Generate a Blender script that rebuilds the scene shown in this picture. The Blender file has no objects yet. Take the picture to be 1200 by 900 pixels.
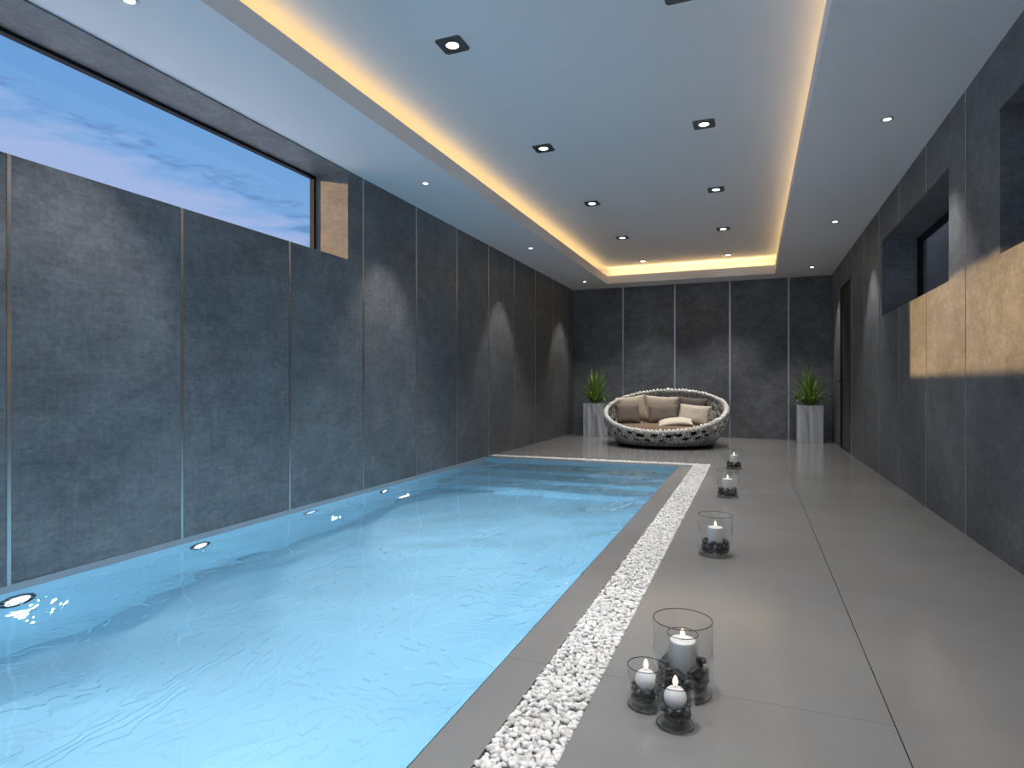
import bpy, bmesh, math, random
from mathutils import Vector, Matrix, noise as mnoise
sc = bpy.context.scene
COL = sc.collection
PI = math.pi
rnd = random.Random(7)

# ------------------------------------------------------------------ view
sc.view_settings.view_transform = 'Standard'
sc.view_settings.look = 'None'
sc.view_settings.exposure = 0.16
sc.view_settings.gamma = 1.0
sc.view_settings.use_curve_mapping = False
sc.cycles.use_denoising = True
sc.cycles.max_bounces = 10
sc.cycles.diffuse_bounces = 5
sc.cycles.glossy_bounces = 4
sc.cycles.transmission_bounces = 8
sc.cycles.transparent_max_bounces = 24
sc.cycles.caustics_refractive = True
sc.cycles.caustics_reflective = True
sc.cycles.sample_clamp_indirect = 4.0
sc.cycles.blur_glossy = 0.5

# ------------------------------------------------------------------ room numbers (metres)
H, XL, XR, YB, YF = 3.0, -3.485, 1.341, 12.35, -2.5
UP = 3.32                                   # raised tray ceiling
PX, PY0, PY1 = -0.845, -2.0, 7.79           # pool right edge, front, far end
WATER = -0.04

# ------------------------------------------------------------------ materials
def new_mat(name):
    m = bpy.data.materials.new(name); m.use_nodes = True
    nt = m.node_tree; nt.nodes.clear()
    out = nt.nodes.new('ShaderNodeOutputMaterial')
    return m, nt, out
def N(nt, typ, **kw):
    n = nt.nodes.new(typ)
    for k, v in kw.items():
        if k in n.inputs: n.inputs[k].default_value = v
        else: setattr(n, k, v)
    return n
def L(nt, a, b): nt.links.new(a, b)
def pbr(name, col, rough=.5, metal=0., spec=.5, **kw):
    m, nt, out = new_mat(name)
    b = N(nt, 'ShaderNodeBsdfPrincipled')
    b.inputs['Base Color'].default_value = (*col, 1)
    b.inputs['Roughness'].default_value = rough
    b.inputs['Metallic'].default_value = metal
    b.inputs['Specular IOR Level'].default_value = spec
    for k, v in kw.items(): b.inputs[k.replace('_', ' ')].default_value = v
    L(nt, b.outputs[0], out.inputs[0])
    return m, nt, b
def math_n(nt, op, a, b=None, c=None):
    n = nt.nodes.new('ShaderNodeMath'); n.operation = op
    for i, v in enumerate((a, b, c)):
        if v is None: continue
        if isinstance(v, (int, float)): n.inputs[i].default_value = v
        else: L(nt, v, n.inputs[i])
    return n.outputs[0]
def coords(nt, scale=(1, 1, 1), kind='Object', rot=(0, 0, 0)):
    t = nt.nodes.new('ShaderNodeTexCoord'); mp = nt.nodes.new('ShaderNodeMapping')
    mp.inputs['Scale'].default_value = scale; mp.inputs['Rotation'].default_value = rot
    L(nt, t.outputs[kind], mp.inputs[0]); return mp.outputs[0]
def noise_n(nt, vec, scale, detail=4, rough=.55, dist=0.):
    n = N(nt, 'ShaderNodeTexNoise', Scale=scale, Detail=detail, Roughness=rough, Distortion=dist)
    L(nt, vec, n.inputs['Vector']); return n.outputs['Fac']
def ramp(nt, fac, stops):
    r = nt.nodes.new('ShaderNodeValToRGB'); e = r.color_ramp.elements
    while len(e) < len(stops): e.new(.5)
    for k, (p, c) in enumerate(stops):
        e[k].position = p; e[k].color = (*c, 1)
    L(nt, fac, r.inputs[0]); return r.outputs[0]
def bump(nt, h, b, strength=.3, dist=.01):
    n = N(nt, 'ShaderNodeBump', Strength=strength, Distance=dist)
    L(nt, h, n.inputs['Height']); L(nt, n.outputs[0], b.inputs['Normal'])

M = {}
# woven dark concrete-look wall panels
m, nt, b = pbr('wall_panel', (.08, .08, .08), .55, 0, .35)
cl = noise_n(nt, coords(nt, (1, 1, 1)), 1.3, 8, .62, .3)
cl2 = noise_n(nt, coords(nt, (1, 1, 1.6)), 5.0, 6, .65)
hz = noise_n(nt, coords(nt, (5, 5, 70)), 1.0, 3, .6)
vt = noise_n(nt, coords(nt, (75, 75, 4)), 1.0, 3, .6)
gr = noise_n(nt, coords(nt), 160, 2, .6)
md_ = noise_n(nt, coords(nt, (1, 1, 1.5)), 22, 7, .78, .4)
s = math_n(nt, 'MULTIPLY_ADD', cl, .30, -.06)
s = math_n(nt, 'MULTIPLY_ADD', cl2, .22, s)
s = math_n(nt, 'MULTIPLY_ADD', hz, .09, s)
s = math_n(nt, 'MULTIPLY_ADD', vt, .09, s)
s = math_n(nt, 'MULTIPLY_ADD', md_, .34, s)
s = math_n(nt, 'MULTIPLY_ADD', gr, .08, s)
c = ramp(nt, s, [(.38, (.066, .069, .077)), (.5, (.130, .134, .145)), (.62, (.215, .220, .232))])
L(nt, c, b.inputs['Base Color'])
bump(nt, s, b, .25, .004)
M['wall'] = m
M['strip'] = pbr('brushed_metal', (.62, .60, .58), .28, 1.0)[0]
M['ceiling'] = pbr('white_plaster', (.79, .775, .80), .6, 0, .3)[0]
M['frame'] = pbr('black_frame', (.008, .009, .014), .6, 0, .15)[0]
M['door'] = pbr('door_panel', (.030, .030, .031), .4)[0]
M['black'] = pbr('black_metal', (.01, .01, .01), .3, .6)[0]

# polished floor tiles with hairline joints
m, nt, b = pbr('floor_tile', (.17, .16, .15), .17, 0, .55)
tc = nt.nodes.new('ShaderNodeTexCoord'); sp = nt.nodes.new('ShaderNodeSeparateXYZ')
L(nt, tc.outputs['Object'], sp.inputs[0]); X, Y = sp.outputs[0], sp.outputs[1]
def joint(v, at, period, w):
    q = math_n(nt, 'SUBTRACT', v, at)
    q = math_n(nt, 'PINGPONG', q, period / 2)
    return math_n(nt, 'LESS_THAN', q, w)
jx = math_n(nt, 'LESS_THAN', math_n(nt, 'ABSOLUTE', math_n(nt, 'SUBTRACT', X, .395)), .0018)
right = math_n(nt, 'GREATER_THAN', X, .395)
ja = math_n(nt, 'MULTIPLY', joint(Y, 2.09, 2.58, .0012), math_n(nt, 'SUBTRACT', 1, right))
jb = math_n(nt, 'MULTIPLY', joint(Y, 3.38, 2.58, .0010), right)
jj = math_n(nt, 'MAXIMUM', jx, math_n(nt, 'MULTIPLY', math_n(nt, 'MAXIMUM', ja, jb), .55))
fn = noise_n(nt, coords(nt), 2.2, 5, .6)
fc = ramp(nt, fn, [(.3, (.205, .202, .198)), (.7, (.230, .227, .223))])
mx = N(nt, 'ShaderNodeMix', data_type='RGBA'); L(nt, jj, mx.inputs[0]); L(nt, fc, mx.inputs[6])
mx.inputs[7].default_value = (.025, .024, .023, 1)
L(nt, mx.outputs[2], b.inputs['Base Color'])
M['floor'] = m
M['edge'] = pbr('pool_edge_tile', (.34, .37, .41), .3)[0]
M['bed'] = pbr('gravel_channel', (.05, .05, .05), .9)[0]

# pool basin
m, nt, b = pbr('pool_mosaic', (.42, .64, .76), .45)
pn = noise_n(nt, coords(nt), 1.2, 3)
L(nt, ramp(nt, pn, [(.3, (.40, .63, .75)), (.7, (.45, .67, .78))]), b.inputs['Base Color'])
M['pool'] = m

# water: clear, refracting, with terraced ripples
m, nt, out = new_mat('pool_water')
b = N(nt, 'ShaderNodeBsdfPrincipled')
b.inputs['Base Color'].default_value = (.93, .985, 1, 1)
b.inputs['Roughness'].default_value = 0.0
b.inputs['IOR'].default_value = 1.333
b.inputs['Transmission Weight'].default_value = 1.0
L(nt, b.outputs[0], out.inputs[0])
big = noise_n(nt, coords(nt, (1, .8, 1)), .95, 2, .5, .5)
t = noise_n(nt, coords(nt, (1.0, .62, 1), rot=(0, 0, .5)), 1.7, 4, .5, .35)
t = math_n(nt, 'MULTIPLY', t, 26)
fr = math_n(nt, 'FRACT', t)
ss = nt.nodes.new('ShaderNodeMapRange'); ss.interpolation_type = 'SMOOTHSTEP'
L(nt, fr, ss.inputs[0]); ss.inputs[1].default_value = .86; ss.inputs[2].default_value = 1.0
ter = math_n(nt, 'ADD', math_n(nt, 'FLOOR', t), ss.outputs[0])
b1 = N(nt, 'ShaderNodeBump', Strength=1.0, Distance=.007)
L(nt, ter, b1.inputs['Height'])
b2 = N(nt, 'ShaderNodeBump', Strength=1.0, Distance=.11)
L(nt, big, b2.inputs['Height']); L(nt, b1.outputs[0], b2.inputs['Normal'])
L(nt, b2.outputs[0], b.inputs['Normal'])
M['water'] = m

def emit(name, col, st):
    m, nt, out = new_mat(name)
    e = N(nt, 'ShaderNodeEmission', Strength=st); e.inputs[0].default_value = (*col, 1)
    L(nt, e.outputs[0], out.inputs[0]); return m
M['lens'] = emit('lamp_glow', (.95, .97, 1), 14)
M['poollens'] = emit('pool_lamp_glow', (.85, .95, 1), 1.7)
M['flame'] = emit('flame_glow', (1, .88, .64), 1.5)

def glass(name, tint, ior=1.45):
    m, nt, out = new_mat(name)
    tr = N(nt, 'ShaderNodeBsdfTransparent'); tr.inputs[0].default_value = (*tint, 1)
    gl = N(nt, 'ShaderNodeBsdfGlossy', Roughness=.02); gl.inputs[0].default_value = (1, 1, 1, 1)
    lw = N(nt, 'ShaderNodeLayerWeight', Blend=.5); mx = nt.nodes.new('ShaderNodeMixShader')
    r0 = ((ior - 1) / (ior + 1)) ** 2
    f = math_n(nt, 'MULTIPLY_ADD', math_n(nt, 'POWER', lw.outputs['Facing'], 5), 1 - r0, r0)   # Schlick
    L(nt, f, mx.inputs[0]); L(nt, tr.outputs[0], mx.inputs[1]); L(nt, gl.outputs[0], mx.inputs[2])
    L(nt, mx.outputs[0], out.inputs[0]); return m
M['pane'] = glass('window_glass', (.97, .98, 1))
M['glass'] = glass('vase_glass', (.982, .986, .986), 1.38)
M['rim'] = pbr('edge_refraction', (.02, .022, .022), .08, 0, .6)[0]  # dark colour stands in for refraction at the vase edges
M['candle'] = pbr('white_wax', (.76, .75, .74), .45, 0, .4)[0]
M['wick'] = pbr('wick', (.03, .025, .02), .9)[0]
m, nt, b = pbr('dark_stone', (.03, .03, .032), .3)
L(nt, ramp(nt, noise_n(nt, coords(nt), 30, 4), [(.3, (.008, .008, .009)), (.7, (.032, .032, .034))]), b.inputs['Base Color'])
M['stone'] = m
m, nt, b = pbr('white_pebble', (.7, .69, .67), .7)
oi = nt.nodes.new('ShaderNodeNewGeometry')
L(nt, ramp(nt, oi.outputs['Random Per Island'], [(0, (.50, .49, .47)), (.5, (.70, .69, .67)), (1, (.82, .81, .79))]), b.inputs['Base Color'])
M['pebble'] = m
# planter, leaves, soil
m, nt, b = pbr('pale_planter', (.62, .62, .63), .35, .1, .5)
w = N(nt, 'ShaderNodeTexWave', Scale=.9, Distortion=5.0, Detail=2.0); w.inputs['Detail Scale'].default_value = .8
L(nt, coords(nt, (3.2, 3.2, .55), rot=(.0, .28, 0)), w.inputs[0])
L(nt, ramp(nt, w.outputs['Fac'], [(.1, (.70, .70, .72)), (.6, (.82, .82, .83)), (.95, (.92, .92, .92))]), b.inputs['Base Color'])
M['planter'] = m
m, nt, b = pbr('leaf_green', (.10, .20, .025), .42, 0, .5)
gi = nt.nodes.new('ShaderNodeNewGeometry')
L(nt, ramp(nt, gi.outputs['Random Per Island'], [(0, (.10, .20, .025)), (1, (.30, .43, .09))]), b.inputs['Base Color'])
M['leaf'] = m
M['soil'] = pbr('soil', (.03, .022, .016), .95)[0]
# daybed weave
m, nt, b = pbr('woven_fibre', (.5, .49, .47), .6)
wv = N(nt, 'ShaderNodeTexWave', Scale=9.0, Distortion=14.0, Detail=3.0)
L(nt, coords(nt, (1, 1, 1.6)), wv.inputs[0])
nn = noise_n(nt, coords(nt, (1, 1, 2.2)), 11, 5, .72, 1.2)
q = math_n(nt, 'MULTIPLY_ADD', wv.outputs['Fac'], .22, math_n(nt, 'MULTIPLY', nn, .78))
L(nt, ramp(nt, q, [(.35, (.06, .06, .06)), (.46, (.36, .355, .34)), (.60, (.80, .79, .76))]), b.inputs['Base Color'])
bump(nt, q, b, .8, .02)
M['weave'] = m
M['weave_rim'] = pbr('pale_fibre', (.80, .78, .74), .55)[0]
def fabric(name, col, sc_=260):
    m, nt, b = pbr(name, col, .85, 0, .2)
    n = noise_n(nt, coords(nt), sc_, 2, .5)
    lo = tuple(v * .86 for v in col); hi = tuple(min(1, v * 1.1) for v in col)
    L(nt, ramp(nt, n, [(.3, lo), (.7, hi)]), b.inputs['Base Color']); bump(nt, n, b, .25, .004)
    return m
M['beige'] = fabric('beige_linen', (.50, .42, .33))
M['sand'] = fabric('pale_sand_linen', (.60, .52, .42))
M['taupe'] = fabric('taupe_linen', (.185, .150, .122))
M['taupe2'] = fabric('dark_taupe_linen', (.135, .112, .098))
M['hole_shade'] = pbr('painted_shade', (.012, .012, .012), .9)[0]  # black colour standing in for the darkness behind the daybed holes
M['brown'] = fabric('brown_mattress', (.19, .125, .085))
m, nt, b = pbr('rough_render', (.36, .35, .33), .9)
M['outside'] = m
M['bounce'] = pbr('pale_bounce', (.72, .70, .66), .8)[0]  # pale reflecting colour of the grounds added outside

# ------------------------------------------------------------------ object helpers
def link(o, parent=None):
    COL.objects.link(o)
    if parent is not None: o.parent = parent
    return o
def obj(name, bm, mat, parent=None, loc=(0, 0, 0), rot=(0, 0, 0), smooth=False, **props):
    if isinstance(bm, bmesh.types.BMesh):
        me = bpy.data.meshes.new(name); bmesh.ops.recalc_face_normals(bm, faces=bm.faces[:]); bm.to_mesh(me); bm.free()
    else: me = bm
    for mm in (mat if isinstance(mat, (list, tuple)) else [mat]): me.materials.append(mm)
    if smooth:
        for p in me.polygons: p.use_smooth = True
    o = bpy.data.objects.new(name, me); link(o, parent)
    o.location = loc; o.rotation_euler = rot
    for k, v in props.items(): o[k] = v
    return o
def struct(name, bm, mat, parent=None, **kw):
    o = obj(name, bm, mat, parent, **kw)
    if parent is None: o['kind'] = 'structure'
    return o
def thing(name, label, cat, loc=(0, 0, 0), rotz=0., group=None):
    o = bpy.data.objects.new(name, None); link(o)
    o.empty_display_size = .1
    o.location = loc; o.rotation_euler = (0, 0, rotz)
    o['label'] = label; o['category'] = cat
    if group: o['group'] = group
    return o
def tag(o, label, cat, group=None):
    o['label'] = label; o['category'] = cat
    if group: o['group'] = group
    return o
def dup(root, loc, rotz=None, label=None, group=None):
    r = root.copy(); COL.objects.link(r); r.location = loc
    if rotz is not None: r.rotation_euler = (0, 0, rotz)
    if label: r['label'] = label
    if group: r['group'] = group
    for ch in list(root.children):
        c_ = ch.copy(); COL.objects.link(c_); c_.parent = r
        for g in list(ch.children):
            d = g.copy(); COL.objects.link(d); d.parent = c_
    return r
def box(bm, a, b_, bevel=0):
    lo = [min(a[i], b_[i]) for i in range(3)]; hi = [max(a[i], b_[i]) for i in range(3)]
    g = bmesh.ops.create_cube(bm, size=1.0)
    for v in g['verts']:
        for i in range(3): v.co[i] = lo[i] if v.co[i] < 0 else hi[i]
    if bevel:
        es = list({e for v in g['verts'] for e in v.link_edges})
        bmesh.ops.bevel(bm, geom=es, offset=bevel, segments=2, affect='EDGES')
    return bm
def boxm(*ab, bevel=0):
    bm = bmesh.new()
    for k in range(0, len(ab), 2): box(bm, ab[k], ab[k + 1], bevel)
    return bm
def slab(us, vs, holes, w0, w1, axis):
    """one connected slab with rectangular holes; axis = normal axis; u,v are the other two axes in order"""
    cu = sorted(set(list(us) + [h for q_ in holes for h in q_[:2] if us[0] <= h <= us[1]]))
    cv = sorted(set(list(vs) + [h for q_ in holes for h in q_[2:] if vs[0] <= h <= vs[1]]))
    bm = bmesh.new(); cache = {}
    other = [i for i in range(3) if i != axis]
    def vert(i, j, w):
        k = (i, j, w)
        if k not in cache:
            co = [0, 0, 0]; co[other[0]] = cu[i]; co[other[1]] = cv[j]; co[axis] = w
            cache[k] = bm.verts.new(co)
        return cache[k]
    def solid(i, j):
        if i < 0 or j < 0 or i >= len(cu) - 1 or j >= len(cv) - 1: return False
        x, y = (cu[i] + cu[i + 1]) / 2, (cv[j] + cv[j + 1]) / 2
        return not any(a < x < b_ and c_ < y < d for a, b_, c_, d in holes)
    for i in range(len(cu) - 1):
        for j in range(len(cv) - 1):
            if not solid(i, j): continue
            for w in (w0, w1):
                bm.faces.new([vert(i, j, w), vert(i + 1, j, w), vert(i + 1, j + 1, w), vert(i, j + 1, w)])
            for (di, dj, p, q_) in ((-1, 0, (i, j), (i, j + 1)), (1, 0, (i + 1, j), (i + 1, j + 1)), (0, -1, (i, j), (i + 1, j)), (0, 1, (i, j + 1), (i + 1, j + 1))):
                if not solid(i + di, j + dj):
                    bm.faces.new([vert(*p, w0), vert(*q_, w0), vert(*q_, w1), vert(*p, w1)])
    return bm
def lathe(profile, seg=48, closed=False):
    bm = bmesh.new(); rings = []
    for r, z in profile:
        if r < 1e-6: rings.append([bm.verts.new((0, 0, z))])
        else: rings.append([bm.verts.new((r * math.cos(2 * PI * k / seg), r * math.sin(2 * PI * k / seg), z)) for k in range(seg)])
    pairs = list(zip(rings[:-1], rings[1:]))
    if closed: pairs.append((rings[-1], rings[0]))
    for a, b_ in pairs:
        for k in range(seg):
            k2 = (k + 1) % seg
            if len(a) == 1 and len(b_) == 1: continue
            if len(a) == 1: bm.faces.new([a[0], b_[k], b_[k2]])
            elif len(b_) == 1: bm.faces.new([a[k], a[k2], b_[0]])
            else: bm.faces.new([a[k], a[k2], b_[k2], b_[k]])
    return bm
def torus(R, r, z=0, seg=64, rs=8):
    return lathe([(R + r * math.cos(2 * PI * k / rs), z + r * math.sin(2 * PI * k / rs)) for k in range(rs)], seg, True)

# ------------------------------------------------------------------ setting
WT = .42
LW = (-1.6, 4.68, 2.175, H)                        # window hole: y0 y1 z0 z1
struct('wall_left', slab((YF - .3, YB + .3), (0, H), [LW], XL - WT, XL, 0), M['wall'])
RA, RB = (5.315, 7.765, 1.772, 2.603), (1.875, 4.325, 1.772, 2.615)
DO = (10.142, 11.16, -1, 2.583)
struct('wall_right', slab((YF - .3, YB + .3), (-.3, H), [RA, RB, DO], XR, XR + WT, 0), M['wall'])
struct('wall_back', slab((XL, XR), (-.3, H), [], YB, YB + .3, 1), M['wall'])
FW = (XL + .35, XR - .35, .05, 2.6)
struct('wall_front', slab((XL, XR), (-.3, H), [FW], YF - .3, YF, 1), M['wall'])
o = struct('window_4', slab(FW[:2], FW[2:], [(FW[0] + .06, -1.1, .11, 2.54), (-1.04, FW[1] - .06, .11, 2.54)], YF - .2, YF - .14, 1), M['frame'])  # unseen front glazing, added for sky fill from behind the camera
obj('glass_pane', boxm((FW[0] + .06, YF - .174, .11), (FW[1] - .06, YF - .166, 2.54)), M['pane'], o)
struct('bounce_ground', boxm((XL - WT - 4, -16, -.3), (9, YF - .3, -.02)), M['bounce'])  # unseen pale ground, added to bounce sky light up to the ceiling
struct('bounce_terrace', boxm((XL - WT - 9, -9, 1.95), (XL - WT, 14, 2.1)), M['bounce'])  # unseen surface near sill height, added to bounce light onto soffit and ceiling
# ceilings: lower ring, cove, raised tray
CX0, CX1, CY0, CY1 = -2.655, .385, -1.4, 11.80
struct('ceiling', slab((XL, XR), (YF, YB), [(CX0, CX1, CY0, CY1)], H, H + .152, 2), M['ceiling'])
g = .24
struct('ceiling_cove', slab((XL - WT, XR + WT), (YF - .3, YB + .3), [(CX0 - g, CX1 + g, CY0 - g, CY1 + g)], H + .152, UP, 2), M['ceiling'])
struct('ceiling_tray', slab((XL - WT, XR + WT), (YF - .3, YB + .3), [], UP, UP + .2, 2), M['ceiling'])
# window heads over the left opening up to the slab
struct('wall_head', boxm((XL - WT, YF - .3, H), (XL, YB + .3, H + .152), (XR, YF - .3, H), (XR + WT, YB + .3, H + .152)), M['wall'])
# left soffit: the same panelling lines the head of the opening
struct('trim_1', boxm((XL - WT, LW[0], H - .012), (XL, LW[1], H)), M['wall'])

def window(n, x_in, x_out, hole, fw_=.05):
    """black frame and pane set near the outer face"""
    y0, y1, z0, z1 = hole; fw = fw_
    bm = slab((y0, y1), (z0, z1), [(y0 + fw, y1 - fw, z0 + .028, z1 - fw)], x_in, x_out, 0)
    o = struct('window_%d' % n, bm, M['frame'])
    xm = (x_in + x_out) / 2
    obj('glass_pane', boxm((xm - .004, y0 + fw, z0 + .028), (xm + .004, y1 - fw, z1 - fw)), M['pane'], o)
    return o
window(1, -3.905, -3.855, (LW[0], LW[1], LW[2], LW[3] - .012), .022)
window(2, 1.672, 1.722, RA)
window(3, 1.672, 1.722, RB)
struct('wall_outside', boxm((2.2, -4, -.3), (2.4, 14, 6)), M['outside'])

# metal strips between the panels
strips = []
for i in range(-4, 11):
    y = 1.915 + i
    if y < YF: continue
    strips.append((XL, y, 0, LW[2] if LW[0] < y < LW[1] else H))
for k, (x, y, z0, z1) in enumerate(strips):
    struct('trim_%d' % (k + 2), boxm((x - .01, y - .009, z0), (x + .003, y + .009, z1)), M['strip'])
tn = len(strips) + 2
for i in range(-4, 11):
    y = 1.93 + i
    segs = [(0, H)]
    for hy0, hy1, z0, z1 in (RA, RB, DO):
        if hy0 - .02 < y < hy1 + .02: segs = ([(0, z0)] if z0 > 0 else []) + [(z1, H)]
    for a, b_ in segs:
        struct('trim_%d' % tn, boxm((XR - .003, y - .006, a), (XR + .01, y + .006, b_)), M['strip']); tn += 1
for x in (-2.444, -1.419, -.394, .631):
    struct('trim_%d' % tn, boxm((x - .014, YB - .004, 0), (x + .014, YB + .01, H)), M['strip']); tn += 1

# door in its black lining
d = struct('door_1', boxm((XR + .015, 10.165, .004), (XR + .06, 11.137, 2.56)), M['door'])
obj('door_frame', slab((10.142, 11.16), (-.1, 2.583), [(10.165, 11.137, -1, 2.56)], XR - .004, XR + .1, 0), M['frame'], d)
h_ = boxm((XR - .045, 11.045, 1.06), (XR + .015, 11.065, 1.08), (XR - .055, 10.93, 1.06), (XR - .04, 11.065, 1.08), bevel=.003)
obj('door_handle', h_, M['black'], d)

# floor with the pool and gravel channel cut out
GX0, GX1, GY0, GY1 = -.69, -.482, 7.955, 8.135
holes = [(XL, PX, PY0, PY1), (GX0, GX1, PY0, GY1), (XL, GX1, GY0, GY1)]
hb = bmesh.new(); hb.free()
struct('floor', slab((XL, XR), (YF, YB), [(XL, GX1, PY0, GY1)], -.3, 0, 2), M['floor'])
# coping: an L of the same tile between water and gravel
bm = slab((XL, GX0), (PY0, GY0), [(XL, PX, PY0, PY1)], -.3, 0, 2)
struct('floor_coping', bm, M['floor'])
bm = slab((XL, GX1), (PY0, GY1), [(XL, GX0, PY0, GY0)], -.3, -.035, 2)
struct('floor_channel', bm, M['bed'])

# pool basin with three steps at the far end (one connected mesh, open at the top)
PD = -.95
sec = [(PY0, 0), (PY0, PD), (6.36, PD), (6.36, -.66), (6.78, -.66), (6.78, -.45), (7.2, -.45), (7.2, -.24), (PY1 - .004, -.24), (PY1 - .004, 0)]
bm = bmesh.new()
va = [bm.verts.new((XL, y, z)) for y, z in sec]; vb = [bm.verts.new((PX - .004, y, z)) for y, z in sec]
for k in range(len(sec) - 1): bm.faces.new([va[k], va[k + 1], vb[k + 1], vb[k]])
bm.faces.new(va); bm.faces.new(vb)
res = bmesh.ops.bevel(bm, geom=[e for e in bm.edges if abs(e.verts[0].co.x - e.verts[1].co.x) > 1 and -.7 < e.verts[0].co.z < -.2 and e.verts[0].co.y < 7.5], offset=.02, segments=2, affect='EDGES')
bmesh.ops.recalc_face_normals(bm, faces=bm.faces[:])
bmesh.ops.reverse_faces(bm, faces=bm.faces[:])
me = bpy.data.meshes.new('pool_basin'); bm.to_mesh(me); bm.free()
o = obj('pool_basin', me, M['pool']); o['kind'] = 'structure'
struct('trim_%d' % tn, boxm((XL, PY0, -.037), (XL + .006, PY1 - .006, -.001)), M['edge'])
bm = bmesh.new(); bmesh.ops.create_grid(bm, x_segments=1, y_segments=1, size=1)
for v in bm.verts: v.co = ((XL if v.co.x < 0 else PX), (PY0 if v.co.y < 0 else PY1), WATER)
o = obj('pool_water', bm, M['water']); o['kind'] = 'stuff'
tag(o, 'clear blue rippled water filling the long pool', 'water')

# white gravel strip
def ico(sub):
    b_ = bmesh.new(); bmesh.ops.create_icosphere(b_, subdivisions=sub, radius=1)
    vs = [v.co.copy() for v in b_.verts]; b_.verts.index_update()
    fs = [tuple(v.index for v in f.verts) for f in b_.faces]; b_.free(); return vs, fs
IV, IF = ico(2)
IV1, IF1 = ico(1)
shapes = []
for k in range(14):
    off = Vector((k * 7.3, k * 3.1, 1))
    for hi, (vv, ff) in ((1, (IV, IF)), (0, (IV1, IF1))):
        shapes.append(([v * (1 + .38 * mnoise.noise(v * 1.1 + off)) for v in vv], ff))
verts, faces = [], []
def pebble(x, y, z, r, hi):
    vs, fs = shapes[rnd.randrange(14) * 2 + (0 if hi else 1)]
    mt = Matrix.Rotation(rnd.uniform(0, 2 * PI), 3, 'Z') @ Matrix.Rotation(rnd.uniform(-.5, .5), 3, 'X') @ Matrix.Diagonal((r * rnd.uniform(1.0, 1.5), r * rnd.uniform(.7, 1), r * rnd.uniform(.55, .8)))
    n0 = len(verts)
    for v in vs:
        q_ = mt @ v; verts.append((q_.x + x, q_.y + y, q_.z + z))
    faces.extend(tuple(i + n0 for i in f) for f in fs)
def fill(x0, x1, y0, y1, layers):
    st = .017
    for z, jit in layers:
        ny = int((y1 - y0) / st); nx = int((x1 - x0) / st)
        for j in range(ny):
            for i in range(nx + 1):
                x = x0 + (i + .5 * (j % 2)) * st + rnd.uniform(-.006, .006); y = y0 + (j + .5) * st + rnd.uniform(-.006, .006)
                r = rnd.uniform(.0085, .0125)
                x = min(max(x, x0 + r), x1 - r)
                pebble(x, y, z + rnd.uniform(-jit, jit), r, y < 4.2)
fill(GX0, GX1, .9, GY0, [(-.022, .003), (-.006, .006)])
fill(XL + .01, GX1, GY0, GY1, [(-.006, .006)])
me = bpy.data.meshes.new('gravel'); me.from_pydata(verts, [], faces); me.update()
o = obj('gravel', me, M['pebble'], smooth=True); o['kind'] = 'stuff'
tag(o, 'strip of small white gravel set into the floor around the pool', 'gravel')

# ------------------------------------------------------------------ lamps in the ceiling
def spot(name, loc, power, size, blend, col, rad=.03):
    l = bpy.data.lights.new(name, 'SPOT'); l.energy = power; l.spot_size = size; l.spot_blend = blend
    l.color = col; l.shadow_soft_size = rad
    o = bpy.data.objects.new(name, l); link(o); o.location = loc; return o
def square_light(loc, label):
    t = thing('recessed_downlight', label, 'ceiling light', loc, 0, 'square downlights of the raised ceiling')
    s_ = .094
    bm = bmesh.new()
    # square bezel with a round hole, stepped
    seg = 32; outer, inner, lo = [], [], []
    for k in range(seg):
        a = 2 * PI * (k + .5) / seg; ca, sa = math.cos(a), math.sin(a); f = s_ / max(abs(ca), abs(sa))
        outer.append((f * ca, f * sa)); inner.append((.043 * ca, .043 * sa))
    ro = [bm.verts.new((x, y, 0)) for x, y in outer]; r1 = [bm.verts.new((x * .97, y * .97, -.008)) for x, y in outer]
    r2 = [bm.verts.new((x, y, -.008)) for x, y in inner]; r3 = [bm.verts.new((x, y, 0)) for x, y in inner]
    for a, b_ in ((ro, r1), (r1, r2), (r2, r3)):
        for k in range(seg): bm.faces.new([a[k], a[(k + 1) % seg], b_[(k + 1) % seg], b_[k]])
    obj('bezel', bm, M['bezel'], t)
    obj('lens', lathe([(0, -.005), (.042, -.003), (.042, 0), (0, 0)], 32), M['lens'], t)
    return t
M['bezel'] = pbr('dark_bezel', (.10, .105, .11), .35, .5)[0]
M['whitebezel'] = pbr('pale_bezel', (.45, .46, .48), .3, .6)[0]
ROWX = (-1.89, -.395)
ORD = ['nearest to', 'second from', 'third from', 'fourth from', 'fifth from', 'sixth from', 'seventh from']
proto = None
WARM = (1, .98, .955)
for ri, x in enumerate(ROWX):
    for k in range(7):  # those towards the front are added to brighten that end of the room
        y = 11.425 - 1.935 * k
        side = 'row over the pool' if ri == 0 else 'row over the walkway'
        lab = 'square dark-rimmed downlight, %s the back wall in the %s' % (ORD[k], side)
        if proto is None: proto = square_light((x, y, UP), lab)
        else: dup(proto, (x, y, UP), None, lab)
        spot('downlight_lamp', (x, y, UP - .03), 190, math.radians(76), 1.0, WARM)
proto = None
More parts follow.
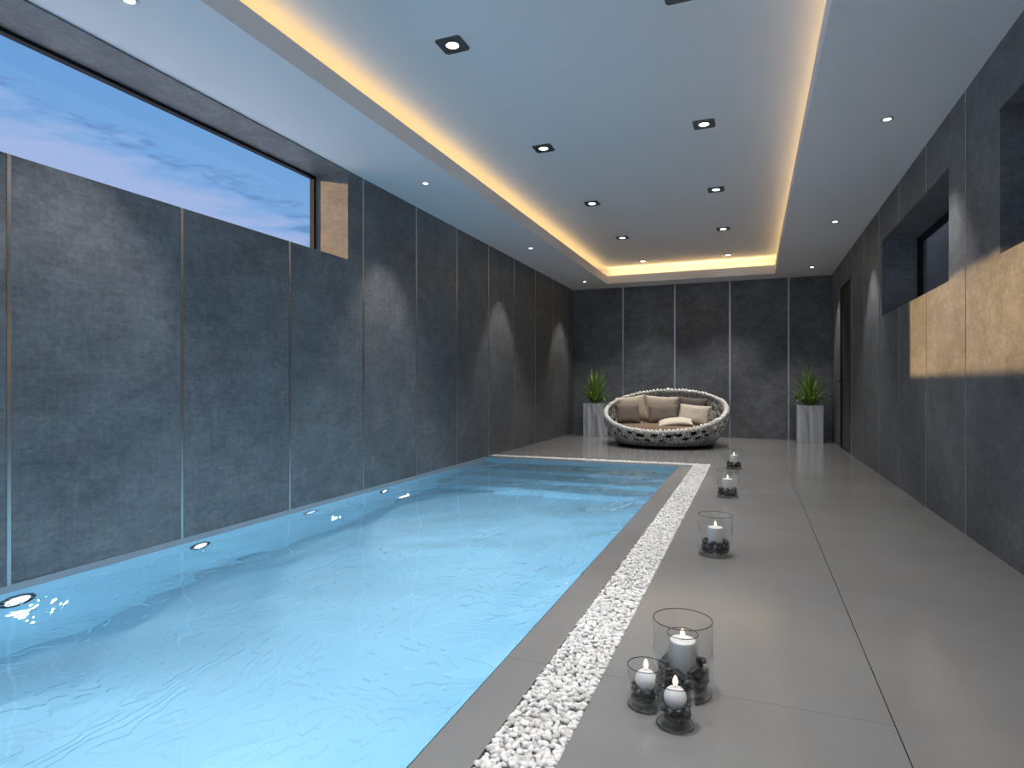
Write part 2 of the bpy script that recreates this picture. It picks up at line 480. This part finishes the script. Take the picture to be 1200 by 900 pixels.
for ri, x in enumerate((-2.99, .94)):
    for k in range(4):
        y = 11.37 - 3.06 * k
        lab = 'small round ceiling spot, %s the back wall along the %s' % (ORD[k], 'wall above the water' if ri == 0 else 'wall with the door')
        if proto is None:
            proto = thing('ceiling_spot', lab, 'ceiling light', (x, y, H), 0, 'small round spots of the lower ceiling')
            obj('ring', lathe([(.045, 0), (.044, -.006), (.027, -.007), (.027, 0)], 28), M['whitebezel'], proto)
            obj('lens', lathe([(0, -.005), (.026, -.003), (.026, 0), (0, 0)], 24), M['lens'], proto)
        else: dup(proto, (x, y, H), None, lab)
        spot('wall_spot_lamp', (x, y, H - .02), 76, math.radians(72), .6, (1, .96, .90), .02)
# cove light strips hidden on the ledge
def area(name, loc, sx, sy, power, col, rot=(0, 0, 0)):
    l = bpy.data.lights.new(name, 'AREA'); l.shape = 'RECTANGLE'; l.size = sx; l.size_y = sy
    l.energy = power; l.color = col
    o = bpy.data.objects.new(name, l); link(o); o.location = loc; o.rotation_euler = rot; return o
CW = (1, .66, .25)
zc = H + .165
for x in (CX0 - .13, CX1 + .13): area('cove_strip_lamp', (x, (CY0 + CY1) / 2, zc), .03, CY1 - CY0, 11, CW, (PI, 0, 0))
for y in (CY0 - .13, CY1 + .13): area('cove_strip_lamp', ((CX0 + CX1) / 2, y, zc), CX1 - CX0, .03, 8, CW, (PI, 0, 0))

# pool lamps
proto = None
for k in range(4):
    y = 5.28 - 1.11 * k
    lab = 'bright underwater pool light, %s the steps along the dark wall' % ORD[k]
    if proto is None:
        proto = thing('pool_light', lab, 'pool light', (XL, y, -.2), 0, 'pool lights under the long wall')
        b_ = lathe([(.085, 0), (.083, .010), (.062, .014), (.060, .004)], 32)
        bmesh.ops.rotate(b_, verts=b_.verts, matrix=Matrix.Rotation(PI / 2, 3, 'Y'))
        obj('bezel', b_, M['black'], proto)
        b_ = lathe([(.061, .004), (.05, .010), (0, .012)], 32)
        bmesh.ops.rotate(b_, verts=b_.verts, matrix=Matrix.Rotation(PI / 2, 3, 'Y'))
        obj('lens', b_, M['poollens'], proto)
    else: dup(proto, (XL, y, -.2), None, lab)
PC = (.67, .875, 1)
def pool_lamp(loc, power, ry):
    o_ = area('pool_lamp', loc, .085, .085, power, PC, (0, ry, 0)); o_.data.shape = 'DISK'; o_.data.spread = R(116)
R = math.radians
for y in (-.27, .84, 1.95, 3.06, 4.17, 5.28): pool_lamp((XL + .018, y, -.2), 28, -PI / 2 + .42)
for y in (-.9, .6, 2.1, 3.6, 5.1): pool_lamp((PX - .03, y, -.2), 1.6, PI / 2)  # unseen lamps under the coping, added to fill the basin with light

# ------------------------------------------------------------------ candle vases
def vase_mesh(R, Hh, th=.004, base=.018):
    p = [(0, .002), (R - .02, 0), (R - .006, .003), (R, .015), (R, Hh - .001), (R - th / 2, Hh), (R - th, Hh - .001), (R - th, base + .008), (R - th - .01, base), (0, base)]
    return lathe(p, 64)
def vase(name, label, loc, R, Hh, group):
    t = thing(name, label, 'vase', loc, 0, group)
    obj('glass_body', vase_mesh(R, Hh), M['glass'], t, smooth=True)
    obj('rim', torus(R - .002, .0014, Hh), M['rim'], t, smooth=True)
    obj('base_refraction', torus(R - .004, .0012, .004), M['rim'], t, smooth=True)  # dark ring painting the refraction line at the foot
    return t
def flame(h=.03):
    return lathe([(0, 0), (.0046, .003), (.0078, .009), (.0082, .014), (.0066, .022), (.0034, h * .9), (.0012, h * .98), (0, h)], 16)
def pillar(label, loc, R, Hh, group=None):
    t = thing('pillar_candle', label, 'candle', loc, 0, group)
    obj('wax', lathe([(0, 0), (R - .002, 0), (R, .003), (R, .006), (R, Hh - .005), (R, Hh - .003), (R - .001, Hh - .0008), (R - .003, Hh), (R - .005, Hh), (R - .007, Hh - .001), (R - .009, Hh - .001), (0, Hh - .001)], 48), M['candle'], t, smooth=True)
    obj('wick', lathe([(0, Hh - .008), (.0014, Hh - .008), (.0014, Hh + .008), (0, Hh + .008)], 8), M['wick'], t)
    obj('flame', flame(.034), M['flame'], t, (0, 0, Hh + .003), smooth=True)
    return t
def ball(label, loc, R, group=None):
    t = thing('ball_candle', label, 'candle', loc, 0, group)
    pr = []
    for k in range(17):
        a = -PI / 2 + PI * k / 16; r = R * math.cos(a); z = R + R * math.sin(a) * 1.0
        if z > 1.93 * R: z = 1.93 * R
        if z < .08 * R: z = .08 * R
        pr.append((max(r, 0) if k not in (0, 16) else 0, z))
    obj('wax', lathe(pr, 40), M['candle'], t, smooth=True)
    obj('wick', lathe([(0, 1.85 * R), (.0014, 1.85 * R), (.0014, 1.93 * R + .007), (0, 1.93 * R + .007)], 8), M['wick'], t)
    obj('flame', flame(.033), M['flame'], t, (0, 0, 1.93 * R + .002), smooth=True)
    return t
stone_me = []
for k in range(8):
    off = Vector((k * 5.1, 2, k * 1.7))
    m_ = bpy.data.meshes.new('stone'); m_.from_pydata([tuple(v * (1 + .22 * mnoise.noise(v * .9 + off))) for v in IV], [], IF)
    for p in m_.polygons: p.use_smooth = True
    m_.materials.append(M['stone']); stone_me.append(m_)
def stone(name, loc, dims, rot, label, group):
    o = bpy.data.objects.new(name, stone_me[rnd.randrange(8)]); link(o)
    o.location = loc; o.scale = dims; o.rotation_euler = rot
    tag(o, label, 'stone', group); return o
def ring_stones(c_, r0, r1, rows, label, group, flat):
    """stones heaped between radius r0 and r1 in rows (z, count, size)"""
    for z, n, s_ in rows:
        ph = rnd.uniform(0, 6)
        for k in range(n):
            a = ph + 2 * PI * (k + rnd.uniform(-.12, .12)) / n
            rr = rnd.uniform(r0 + s_ * .8, max(r0 + s_ * .81, r1 - s_ * 1.15))
            sx = s_ * rnd.uniform(.85, 1.0)
            dims = (sx * .8, sx * rnd.uniform(1.05, 1.3), sx * rnd.uniform(.42, .6)) if flat else (sx, sx * rnd.uniform(.72, .92), sx * rnd.uniform(.6, .8))
            rot = (rnd.uniform(-.6, .6), rnd.uniform(-.7, .7), a + rnd.uniform(-.3, .3)) if flat else (rnd.uniform(-.3, .3), rnd.uniform(-.3, .3), rnd.uniform(0, 6))
            stone('dark_stone', (c_[0] + rr * math.cos(a), c_[1] + rr * math.sin(a), z), dims, rot, label, group)
# big near vase
V1 = (-.213, 2.07, 0)
vase('glass_vase', 'tall wide glass cylinder vase holding a sleeved candle, nearest the viewer', V1, .0965, .238, 'wide glass candle vases')
sl = thing('glass_sleeve', 'narrow inner glass tube around the candle in the nearest wide vase', 'glass sleeve', (V1[0], V1[1], .019))
obj('glass_body', vase_mesh(.050, .172, .003, .008), M['glass'], sl, smooth=True)
obj('rim', torus(.049, .0012, .172), M['rim'], sl, smooth=True)
pillar('lit white pillar candle inside the narrow glass tube of the nearest wide vase', (V1[0], V1[1], .028), .042, .143, 'white pillar candles')
ring_stones(V1, .051, .089, [(.032, 10, .020), (.049, 10, .021), (.066, 9, .021), (.083, 8, .021), (.098, 4, .020)], 'flat dark stone packed in the nearest wide vase around its inner tube', 'dark stones in the nearest wide vase', True)
# two small near vases
for (c_, lab, lab2, lab3, grp) in (
        ((-.311, 1.935, 0), 'small low glass vase beside the white gravel, in front of the tall one', 'lit round white candle on pebbles in the small vase beside the gravel', 'glossy dark pebble heaped in the small vase beside the gravel', 'dark pebbles in the small vase beside the gravel'),
        ((-.212, 1.858, 0), 'small low glass vase overlapping the foot of the tall vase', 'lit round white candle in the small vase overlapping the tall vase', 'glossy dark pebble in the small vase that overlaps the tall vase', 'dark pebbles in the small vase overlapping the tall vase')):
    vase('small_glass_vase', lab, c_, .0585, .128, 'small glass candle vases')
    ball(lab2, (c_[0], c_[1], .048), .0335, 'round white candles')
    ring_stones(c_, .0, .0555, [(.030, 10, .0155), (.030, 4, .013), (.044, 9, .0155)], lab3, grp, False)
    ring_stones(c_, .026, .0555, [(.058, 9, .0135)], lab3, grp, False)
for (c_, wh, n) in (((-.203, 3.81, 0), 'second wide vase from the viewer', 1), ((-.205, 5.81, 0), 'third wide vase from the viewer', 2), ((-.203, 7.80, 0), 'wide vase farthest along the walkway', 3)):
    vase('glass_vase', {1: 'wide glass vase with a lit candle, second from the viewer on the walkway', 2: 'wide glass vase with a lit candle, third from the viewer on the walkway', 3: 'wide glass vase with a lit candle, the one closest to the daybed'}[n], c_, .0985, .238, 'wide glass candle vases')
    pillar('lit white pillar candle standing in the ' + wh, (c_[0], c_[1], .022), .042, .143, 'white pillar candles')
    ring_stones(c_, .046, .090, [(.035, 10, .024), (.056, 9, .024), (.077, 7, .023)], 'flat dark stone ringing the candle in the ' + wh, 'dark stones in the ' + wh, True)

# ------------------------------------------------------------------ planters
def leaf(bm, base, az, elev, length, width, bend, seg=9):
    """arching blade with a folded midrib"""
    p = Vector(base); a = elev; st = length / seg
    prev = None; side = Vector((-math.sin(az), math.cos(az), 0))
    for k in range(seg + 1):
        t_ = k / seg
        w = width * (.35 + .65 * min(1, t_ * 4)) * (1 - t_) ** .55 if k < seg else 0
        dirv = Vector((math.cos(az) * math.cos(a), math.sin(az) * math.cos(a), math.sin(a)))
        nrm = side.cross(dirv) * -1
        if k < seg:
            row = [bm.verts.new(p + side * w / 2 + nrm * w * .16), bm.verts.new(p), bm.verts.new(p - side * w / 2 + nrm * w * .16)]
        else: row = [bm.verts.new(p)]
        if prev:
            if len(row) == 3:
                bm.faces.new([prev[0], prev[1], row[1], row[0]]); bm.faces.new([prev[1], prev[2], row[2], row[1]])
            else:
                bm.faces.new([prev[0], prev[1], row[0]]); bm.faces.new([prev[1], prev[2], row[0]])
        prev = row; p = p + dirv * st; a -= bend / seg * (.4 + 1.2 * t_)
def planter(label, loc, rot, W, Hh, seed):
    def fit(az, ln, k):
        '''shorten blades that would touch a wall'''
        mx_ = ln
        for lim, c_ in ((YB - .03 - loc[1], math.sin(az)), (XR - .03 - loc[0], math.cos(az)), (loc[0] - XL - .03, -math.cos(az))):
            if c_ > .05: mx_ = min(mx_, lim / c_ / k)
        return mx_
    r = random.Random(seed)
    t = thing('potted_plant', label, 'potted plant', loc, rot, 'pair of potted plants at the back wall')
    # square pot, faintly waisted, with slanting folds on its faces and an open top
    bm = bmesh.new(); nu, nv = 18, 26; rings = []
    hw = W / 2
    def per(s_):
        k = int(s_ // 1) % 4; f = s_ % 1
        return [(-hw + W * f, -hw, 0, -1), (hw, -hw + W * f, 1, 0), (hw - W * f, hw, 0, 1), (-hw, hw - W * f, -1, 0)][k] + (f,)
    for j in range(nv + 1):
        z = Hh * j / nv; ring = []
        for i in range(4 * nu):
            x, y, nx, ny, f = per(i / nu)
            v_ = j / nv
            ph = f * 2.4 + .95 * (v_ - .5) + .10 * math.sin(v_ * 5 + f * 4)
            env = min(1, f * 7, (1 - f) * 7) * min(1, (1 - v_) * 9) * min(1, v_ * 9)
            dd = .009 * (abs(math.sin(PI * ph)) ** .7 - .6) * env
            ring.append(bm.verts.new((x + nx * dd, y + ny * dd, z)))
        rings.append(ring)
    n = 4 * nu
    for a, b_ in zip(rings[:-1], rings[1:]):
        for i in range(n): bm.faces.new([a[i], a[(i + 1) % n], b_[(i + 1) % n], b_[i]])
    bm.faces.new(rings[0])
    k_ = 1 - .05 / W
    inn = [bm.verts.new((v.co.x * k_, v.co.y * k_, Hh)) for v in rings[-1]]
    inn2 = [bm.verts.new((v.co.x * k_, v.co.y * k_, Hh - .06)) for v in rings[-1]]
    for a, b_ in ((rings[-1], inn), (inn, inn2)):
        for i in range(n): bm.faces.new([a[i], a[(i + 1) % n], b_[(i + 1) % n], b_[i]])
    obj('pot', bm, M['planter'], t, smooth=False)
    bm = bmesh.new(); bmesh.ops.create_grid(bm, x_segments=14, y_segments=14, size=hw * k_ * .995)
    for v in bm.verts: v.co.z = Hh - .045 + .012 * mnoise.noise(v.co * 14)
    obj('soil', bm, M['soil'], t)
    bm = bmesh.new()
    z0 = Hh - .04
    for k in range(46):                                      # upright blades, in whorls up a short stem
        f = k / 46; az = k * 2.399 + r.uniform(-.3, .3)
        el = .85 + .68 * f ** .7 + r.uniform(-.05, .05)
        ln = .46 + .16 * f + r.uniform(-.06, .06)
        leaf(bm, (.045 * math.cos(az) * (1 - f), .045 * math.sin(az) * (1 - f), z0 + .16 * f), az, min(el, 1.54), fit(az, ln, .95), .056, .25 + .35 * (1 - f))
    for k in range(26):                                      # lower blades arching over the edge
        az = k * 2 * PI / 26 + r.uniform(-.18, .18)
        leaf(bm, (.07 * math.cos(az), .07 * math.sin(az), z0 + .07), az, .80 + r.uniform(-.25, .2), fit(az, r.choice((.32, .36, .40, .52)), 1.05), .052, 1.8 + r.uniform(-.5, .3))
    obj('foliage', bm, M['leaf'], t)
    bm = lathe([(0, 0), (.035, 0), (.03, .10), (.02, .22), (0, .24)], 14)
    obj('stem', bm, M['soil'], t, (0, 0, Hh - .05))
planter('spiky green plant in a pale square pot in the corner by the long wall', (-2.905, 11.88, 0), .02, .40, .65, 3)
planter('spiky green plant in a pale square pot near the door', (.953, 11.98, 0), .0, .40, .65, 11)

# ------------------------------------------------------------------ woven daybed
BX, BY = -1.385, 10.60
bed = thing('daybed', 'round woven daybed with ragged holes and a low front, against the back wall', 'daybed', (BX, BY, 0))
def rim_z(ph): return .595 + .315 * math.sin(ph)
def shell(ph, t_, dr=0.):
    z = .03 + t_ * (rim_z(ph) - .03)
    r = .80 + .225 * math.sin(min(t_, 1.05) * PI * .60) + dr
    return Vector((r * math.cos(ph), r * math.sin(ph), z))
r_ = random.Random(5)
NC, NR = 288, 30
spots_ = []                                                  # ragged oval holes, in staggered rows measured down from the rim
for row, d in enumerate((.085, .205, .335, .475, .62)):
    n = 31
    for k in range(n):
        if r_.random() > .9: continue
        spots_.append((2 * PI * (k + .5 * (row % 2) + r_.uniform(-.2, .2)) / n, d + r_.uniform(-.018, .018), r_.uniform(.044, .070), r_.uniform(.032, .050), r_.uniform(-.6, .6)))
def slant(ph):                                               # length of the side at this bearing
    return math.hypot(rim_z(ph) - .03, .22)
bm = bmesh.new()
grid = [[bm.verts.new(shell(2 * PI * i / NC, j / NR)) for i in range(NC)] for j in range(NR + 1)]
for j in range(NR):
    for i in range(NC):
        ph = 2 * PI * (i + .5) / NC; t_ = (j + .5) / NR; Ls = slant(ph); dn = (1 - t_) * Ls
        inside = False
        for p0, d0, ha, hb_, tl in spots_:
            if d0 > Ls - .07: continue
            dx = ((ph - p0 + PI) % (2 * PI) - PI) * .98
            if abs(dx) > .1: continue
            dy = dn - d0; u = dx * math.cos(tl) + dy * math.sin(tl); v = dy * math.cos(tl) - dx * math.sin(tl)
            if (u / ha) ** 2 + (v / hb_) ** 2 < 1 + .35 * mnoise.noise(Vector((dx * 30, dy * 30, p0 * 5))): inside = True; break
        if not inside:
            i2 = (i + 1) % NC; bm.faces.new([grid[j][i], grid[j][i2], grid[j + 1][i2], grid[j + 1][i]])
bmesh.ops.delete(bm, geom=[v for v in bm.verts if not v.link_faces], context='VERTS')
for v in bm.verts:
    n_ = mnoise.noise(v.co * 9) * .008 + mnoise.noise(v.co * 26) * .006
    v.co += Vector((v.co.x, v.co.y, 0)).normalized() * n_
o = obj('woven_shell', bm, M['weave'], bed, smooth=True)
md = o.modifiers.new('soft', 'SMOOTH'); md.factor = .5; md.iterations = 4
md = o.modifiers.new('thick', 'SOLIDIFY'); md.thickness = .03; md.offset = -1
# knotted rim: fat wrapped turns following the sloping edge
vs_, fs_ = [], []
NB = 96
for k in range(NB):
    ph = 2 * PI * k / NB; p = shell(ph, 1.0, -.017); q_ = shell(ph + .01, 1.0, -.017)
    tan = (q_ - p).normalized(); up = Vector((0, 0, 1)); rad = tan.cross(up).normalized(); up = rad.cross(tan)
    tw = r_.uniform(.1, .5); sx, sy, sz = .027 * r_.uniform(.8, 1.3), .044 * r_.uniform(.75, 1.2), .042 * r_.uniform(.7, 1.2)
    ax = (tan * math.cos(tw) + rad * math.sin(tw)); ay = (rad * math.cos(tw) - tan * math.sin(tw))
    n0 = len(vs_)
    for v in IV:
        vs_.append(tuple(p + ax * v.x * sx + ay * v.y * sy + up * v.z * sz))
    fs_.extend(tuple(i + n0 for i in f) for f in IF)
NS = 160
for k in range(NS):                                          # core cord that joins the wraps
    ph = 2 * PI * k / NS; p = shell(ph, 1.0, -.017)
    for m_ in range(8):
        a = 2 * PI * m_ / 8; vs_.append((p.x + .014 * math.cos(a) * math.cos(ph), p.y + .014 * math.cos(a) * math.sin(ph), p.z + .014 * math.sin(a)))
n0 = NB * len(IV)
for k in range(NS):
    for m_ in range(8):
        fs_.append((n0 + k * 8 + m_, n0 + ((k + 1) % NS) * 8 + m_, n0 + ((k + 1) % NS) * 8 + (m_ + 1) % 8, n0 + k * 8 + (m_ + 1) % 8))
me = bpy.data.meshes.new('rim'); me.from_pydata(vs_, [], fs_)
obj('rim', me, M['weave_rim'], bed, smooth=True)
bm = bmesh.new(); rows_ = []
for j in range(9):
    row = []
    for i in range(96):
        ph = 2 * PI * i / 96; zt = min(.30, rim_z(ph) - .05); z = .04 + (zt - .04) * j / 8
        q_ = shell(ph, (z - .03) / (rim_z(ph) - .03), -.055); row.append(bm.verts.new(q_))
    rows_.append(row)
for a_, b_ in zip(rows_[:-1], rows_[1:]):
    for i in range(96): bm.faces.new([a_[i], a_[(i + 1) % 96], b_[(i + 1) % 96], b_[i]])
o = obj('shade_liner', bm, M['hole_shade'], bed, smooth=True)  # added black band painting the shade inside the holes
md = o.modifiers.new('thick', 'SOLIDIFY'); md.thickness = .006; md.offset = -1
obj('base', lathe([(0, 0), (.78, 0), (.795, .01), (.80, .035), (.79, .06), (0, .06)], 64), M['black'], bed)
mt = obj('mattress', lathe([(0, .06), (.80, .06), (.84, .09), (.875, .17), (.892, .27), (.878, .305), (.84, .322), (.4, .335), (0, .338)], 72), M['brown'], bed, smooth=True)

def cushion(name, label, mat, loc, rot, W, Hh, T, pinch=.07, nn=18, droop=0., pipe=None):
    bm = bmesh.new(); top, bot = {}, {}
    for i in range(nn + 1):
        for j in range(nn + 1):
            u, v = -1 + 2 * i / nn, -1 + 2 * j / nn
            x = W / 2 * u * (1 - pinch * (1 - v * v)); y = Hh / 2 * v * (1 - pinch * (1 - u * u))
            h_ = T / 2 * (max(0, (1 - u ** 4)) * max(0, (1 - v ** 4))) ** .55
            wob = .006 * mnoise.noise(Vector((x * 9, y * 9, W * 7)))
            dz = droop * u * u
            edge = i in (0, nn) or j in (0, nn)
            top[i, j] = bm.verts.new((x, y, h_ + dz + (0 if edge else wob)))
            bot[i, j] = top[i, j] if edge else bm.verts.new((x, y, -h_ + dz + wob))
    for i in range(nn):
        for j in range(nn):
            for g_ in (top, bot):
                q_ = [g_[i, j], g_[i + 1, j], g_[i + 1, j + 1], g_[i, j + 1]]
                if g_ is bot: q_.reverse()
                bm.faces.new(q_)
    o = obj(name, bm, mat, None, smooth=True)
    tag(o, label, 'cushion')
    # stand it up: local y becomes height, local z the way it faces
    o.location = loc; o.rotation_euler = rot
    return o
ZM = .335
R = math.radians
cushion('cushion', 'large beige cushion leaning in the back corner of the daybed beside the plant', M['beige'], (-2.035, 11.10, ZM + .235), (R(72), R(-7), R(22)), .55, .50, .17)
cushion('cushion', 'brown-grey square cushion leaning on the large beige one nearest the plant', M['taupe'], (-2.06, 10.83, ZM + .165), (R(66), R(2), R(28)), .44, .38, .14)
cushion('cushion', 'large beige cushion in the middle of the daybed back', M['beige'], (-1.545, 11.28, ZM + .235), (R(74), R(3), R(2)), .60, .50, .17)
cushion('cushion', 'wide brown-grey cushion leaning on the middle beige cushion', M['taupe'], (-1.465, 11.02, ZM + .155), (R(64), R(-2), R(2)), .54, .36, .14)
cushion('cushion', 'dark taupe cushion behind the pale oblong one', M['taupe2'], (-.99, 11.17, ZM + .23), (R(74), R(4), R(-18)), .54, .46, .15)
cushion('cushion', 'pale sand oblong cushion propped upright on the door side of the daybed', M['sand'], (-.925, 10.80, ZM + .165), (R(66), R(4), R(-14)), .55, .37, .14)
cushion('cushion', 'pale sand cushion lying flat on the mattress', M['sand'], (-1.20, 10.48, ZM + .062), (R(9), R(-5), R(6)), .60, .42, .10, droop=-.035)

# ------------------------------------------------------------------ daylight: low warm sun, dusk sky with a pale cloud bank
sun = bpy.data.lights.new('sun', 'SUN'); sun.energy = 8.6; sun.angle = R(.9); sun.color = (1, .62, .25)
so = bpy.data.objects.new('sun', sun); link(so)
so.rotation_euler = Vector((1, .374, -.2248)).to_track_quat('-Z', 'Y').to_euler()

w = bpy.data.worlds.new('sky'); sc.world = w; w.use_nodes = True; nt = w.node_tree; nt.nodes.clear()
out = nt.nodes.new('ShaderNodeOutputWorld'); bg = N(nt, 'ShaderNodeBackground', Strength=1.0)
tc = nt.nodes.new('ShaderNodeTexCoord'); sp = nt.nodes.new('ShaderNodeSeparateXYZ'); L(nt, tc.outputs['Generated'], sp.inputs[0])
X, Y, Z = sp.outputs
mp = nt.nodes.new('ShaderNodeMapping'); mp.inputs['Scale'].default_value = (7, 7, 34); mp.inputs['Rotation'].default_value = (0, R(-20), 0)
L(nt, tc.outputs['Generated'], mp.inputs[0])
n1 = N(nt, 'ShaderNodeTexNoise', Scale=1.6, Detail=9, Roughness=.62, Distortion=.3); L(nt, mp.outputs[0], n1.inputs[0])
t = math_n(nt, 'MULTIPLY_ADD', X, .517, Z); t = math_n(nt, 'ADD', t, .104)
t = math_n(nt, 'MULTIPLY_ADD', math_n(nt, 'SUBTRACT', n1.outputs['Fac'], .5), .16, t)
mr = nt.nodes.new('ShaderNodeMapRange'); mr.interpolation_type = 'SMOOTHSTEP'
L(nt, t, mr.inputs[0]); mr.inputs[1].default_value = .035; mr.inputs[2].default_value = -.03
sky = ramp(nt, Z, [(0, (.30, .48, .80)), (.2, (.20, .40, .70)), (.45, (.135, .325, .64)), (.62, (.75, 1.1, 1.8)), (1, (1.4, 2.0, 3.1))])
mx = N(nt, 'ShaderNodeMix', data_type='RGBA'); L(nt, mr.outputs[0], mx.inputs[0]); L(nt, sky, mx.inputs[6]); mx.inputs[7].default_value = (.36, .46, .72, 1)
ed = math_n(nt, 'SUBTRACT', 1, math_n(nt, 'MULTIPLY', math_n(nt, 'ABSOLUTE', math_n(nt, 'SUBTRACT', t, .035)), 55))   # ragged darker fringe along the bank
n2 = N(nt, 'ShaderNodeTexNoise', Scale=3.2, Detail=5, Roughness=.6, Distortion=1.2); L(nt, mp.outputs[0], n2.inputs[0])
ed = math_n(nt, 'MULTIPLY', math_n(nt, 'MAXIMUM', ed, 0), math_n(nt, 'MAXIMUM', math_n(nt, 'MULTIPLY_ADD', n2.outputs['Fac'], 4, -1.7), 0))
ed = math_n(nt, 'MINIMUM', ed, .55)
mx2 = N(nt, 'ShaderNodeMix', data_type='RGBA'); L(nt, ed, mx2.inputs[0]); L(nt, mx.outputs[2], mx2.inputs[6]); mx2.inputs[7].default_value = (.10, .20, .44, 1)
mx = mx2
L(nt, mx.outputs[2], bg.inputs[0]); L(nt, bg.outputs[0], out.inputs[0])

# ------------------------------------------------------------------ camera
cam = bpy.data.cameras.new('camera'); cam.sensor_width = 36; cam.lens = 711.7 / 1200 * 36
cam.shift_y = 1.2 / 1200; cam.clip_start = .02
co = bpy.data.objects.new('camera', cam); link(co)
co.location = (0, 0, 1.01); co.rotation_euler = (PI / 2, 0, R(21.56))
sc.camera = co
